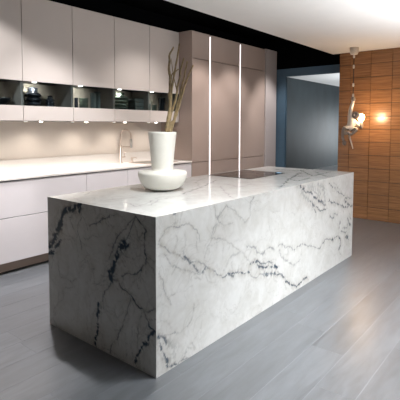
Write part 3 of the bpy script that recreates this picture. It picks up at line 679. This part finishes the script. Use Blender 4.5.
# head
hc = K['head']-F*.03
bm = bmesh.new()
bmesh.ops.create_uvsphere(bm, u_segments=28, v_segments=18, radius=1)
fdir = (R*.8-F*.6).normalized(); sdir = fdir.cross(up).normalized()
for q in bm.verts:
    p = q.co.copy()
    x, y, z = p.x*.052, p.y*.046, p.z*.055
    if p.x > .35 and p.z < .25: x += .026*(p.x-.35)/.65*max(0, 1-abs(p.z+.3)*1.2); 
    if p.x > .5 and .15 < p.z < .55: x += .006
    q.co = hc+fdir*x+sdir*y+up*z
hd = obj('head', bm, M['monkeygrey'], mk, smooth=True)
for s_ in (-1, 1):
    bm = bmesh.new(); bmesh.ops.create_uvsphere(bm, u_segments=12, v_segments=8, radius=.017)
    for q in bm.verts: q.co = Vector((q.co.x*.5, q.co.y*.6, q.co.z))
    bmesh.ops.translate(bm, verts=bm.verts, vec=hc+sdir*s_*.048+up*.006); obj('ear', bm, M['monkey'], hd, smooth=True)
    bm = bmesh.new(); bmesh.ops.create_uvsphere(bm, u_segments=10, v_segments=8, radius=.006)
    bmesh.ops.translate(bm, verts=bm.verts, vec=hc+fdir*.049+sdir*s_*.016+up*.014); obj('eye', bm, M['gap'], hd, smooth=True)
# hands and feet with fingers
h2 = K['hand2']
for base, d in ((K['ltoe']-F*.03, (up*-1+R*.3).normalized()), (K['rtoe']-F*.05, (R*-.6+up*-.6).normalized())):
    sd_ = d.cross(F).normalized()
    for k in range(5):
        b0 = base+sd_*(k-2)*.009
        ln = (.05, .055, .058, .052, .035)[k]
        bm = bmesh.new(); tube(bm, smooth_pts([b0, b0+d*ln*.5+sd_*(k-2)*.004, b0+d*ln-F*.008], 3), .007, .005, n=7); obj('toe', bm, M['monkeygrey'], mk, smooth=True)
# bulb held by the second hand
bulbc = K['bulb']; sock = K['foot']
bl = thing('light_bulb', 'glowing clear bulb in a grey socket held out by the monkey', 'light bulb', sock)
axis = up
bm = bmesh.new(); lathe(bm, [(0,0),(.024,0),(.026,.01),(.026,.085),(.022,.095),(0,.095)], 0, 0, 20)
bmesh.ops.translate(bm, verts=bm.verts, vec=sock+Vector((0,0,-.03))+R*-.005); obj('socket', bm, M['monkeygrey'], bl)
b0 = sock+R*-.003+up*.045
bm = bmesh.new(); lathe(bm, [(0,.008),(.018,.008),(.026,.028),(.044,.058),(.050,.088),(.044,.118),(.025,.136),(0,.142)], 0, 0, 28)
bmesh.ops.translate(bm, verts=bm.verts, vec=b0); obj('glass', bm, M['bulb'], bl, smooth=True)
for k in range(4):
    z = sock.z-.005+k*.015; q = Vector((sock.x, sock.y, z))-R*.005
    P = [q-R*.03+F*.0, q-R*.018-F*.032, q+R*.014-F*.033, q+R*.03-F*.01]
    bm = bmesh.new(); tube(bm, smooth_pts(P, 3), .0085, .0065, n=8); obj('finger', bm, M['monkeygrey'], mk, smooth=True)
q = Vector((sock.x, sock.y, sock.z+.04))-R*.005
bm = bmesh.new(); tube(bm, smooth_pts([q-R*.03+up*-.01, q-R*.012+F*.033, q+R*.018+F*.03], 3), .010, .007, n=8); obj('thumb', bm, M['monkeygrey'], mk, smooth=True)
bp = b0+up*.09
l = bpy.data.lights.new('bulb_light', 'POINT'); l.energy = BULB_W; l.color = (1,.68,.40); l.shadow_soft_size = .05
o = bpy.data.objects.new('bulb_light', l); o.location = bp+R*.05-F*.07; col.objects.link(o)

# ------------------------------------------------------------------ lights
CW = (.96, .985, 1)
add_spot('soffit_spot', (.40, -.35, SOF-.02), (1.0, -.05, 0), 185, 90, .6, color=CW, rad=.09)
add_spot('soffit_spot', (1.3, -1.2, SOF-.02), (1.35, -1.15, 0), 370, 78, .6, color=CW, rad=.09)
add_spot('soffit_spot', (2.1, -1.5, SOF-.02), (2.25, -1.0, 0), 150, 74, .6, color=CW, rad=.09)
add_spot('soffit_spot', (.9, -2.6, SOF-.02), (1.0, -2.3, 0), 80, 100, .6, color=CW, rad=.09)
add_spot('added_vase_fill', (-.5, -.45, SOF-.02), (.756, .68, 1.2), 40, 24, .6, color=(1,.99,.98), rad=.04)  # unseen narrow spot added to brighten the vase
add_area('ceiling_panel_light', (1.4, -2.6, SOF-.01), (1.6, -1.4, 0), 70, 2.0, 1.0, CW, 115)
add_area('added_soffit_fill', (2.5, -2.2, 1.0), (2.5, -2.15, 3), 200, 2.2, .4, (.99,.99,1), 130)  # unseen fill light added to brighten the white soffit
add_spot('track_spot', (-1.2, 1.49, 2.91), (-.34, 2.4, 1.78), 290, 64, .25, color=(1,.98,.97), rad=.06)
add_spot('track_spot', (.5, 2.0, 2.9), (-.45, 1.8, 0), 320, 58, .5, color=(1,.97,.98), rad=.04)
add_area('added_cabinet_fill', (2.6, 1.35, 2.93), (2.6, 2.6, 1.9), 13, 4.6, .08, (1,.97,.94), 170)  # unseen fill strip added to lift the upper cabinet doors
add_spot('track_spot', (.9, 1.6, 2.9), (1.0, 2.35, .5), 150, 80, .9, color=(1,.98,.98), rad=.06)
add_spot('track_spot', (2.3, 1.6, 2.9), (2.2, 2.45, .9), 70, 84, .9, color=(1,.95,.91), rad=.06)
add_spot('track_spot', (3.2, 1.7, 2.9), (3.2, 1.95, 0), 80, 86, .5, color=(1,.95,.92), rad=.06)
add_spot('track_spot', (4.0, 1.7, 2.9), (4.0, 1.95, 0), 80, 86, .5, color=(1,.95,.92), rad=.06)
add_spot('track_spot', (4.85, 1.5, 2.9), (5.15, 2.35, .9), 130, 60, .8, color=(1,.97,.95), rad=.06)
add_area('added_hall_wall_fill', (14.6, 3.2, 1.1), (13.8, 4.43, .9), 55, .8, 1.4, (.93,.97,1), 160)  # unseen fill added to brighten the far hall wall; no window here
add_area('added_hall_ceiling_fill', (10.5, 1.6, .7), (11.0, 2.6, 3), 60, 1.6, .8, (.93,.97,1), 140)  # second unseen fill, added to brighten the hall ceiling


wd = bpy.data.worlds.new('world'); scene.world = wd; wd.use_nodes = True
wd.node_tree.nodes['Background'].inputs[0].default_value = (.5,.6,.75,1); wd.node_tree.nodes['Background'].inputs[1].default_value = WORLD

# ------------------------------------------------------------------ camera
cam = bpy.data.cameras.new('camera'); co = bpy.data.objects.new('camera', cam); col.objects.link(co)
r3 = Vector(CAM_R); u3 = Vector(CAM_U); f3 = Vector(CAM_F)
mt = Matrix((r3, u3, -f3)).transposed().to_4x4(); mt.translation = Vector(CAM_P)
co.matrix_world = mt
cam.sensor_width = 36; cam.lens = FPX/400*36; cam.shift_x = -(CX-200)/400; cam.shift_y = (CY-200)/400; cam.clip_end = 60; cam.clip_start = .05
scene.camera = co
scene.view_settings.view_transform = 'Standard'; scene.view_settings.look = 'None'; scene.view_settings.gamma = 1
scene.view_settings.exposure = EXPOSURE; scene.view_settings.use_curve_mapping = False
scene.cycles.max_bounces = 8; scene.cycles.transparent_max_bounces = 16; scene.cycles.use_denoising = True
scene.cycles.sample_clamp_indirect = 4
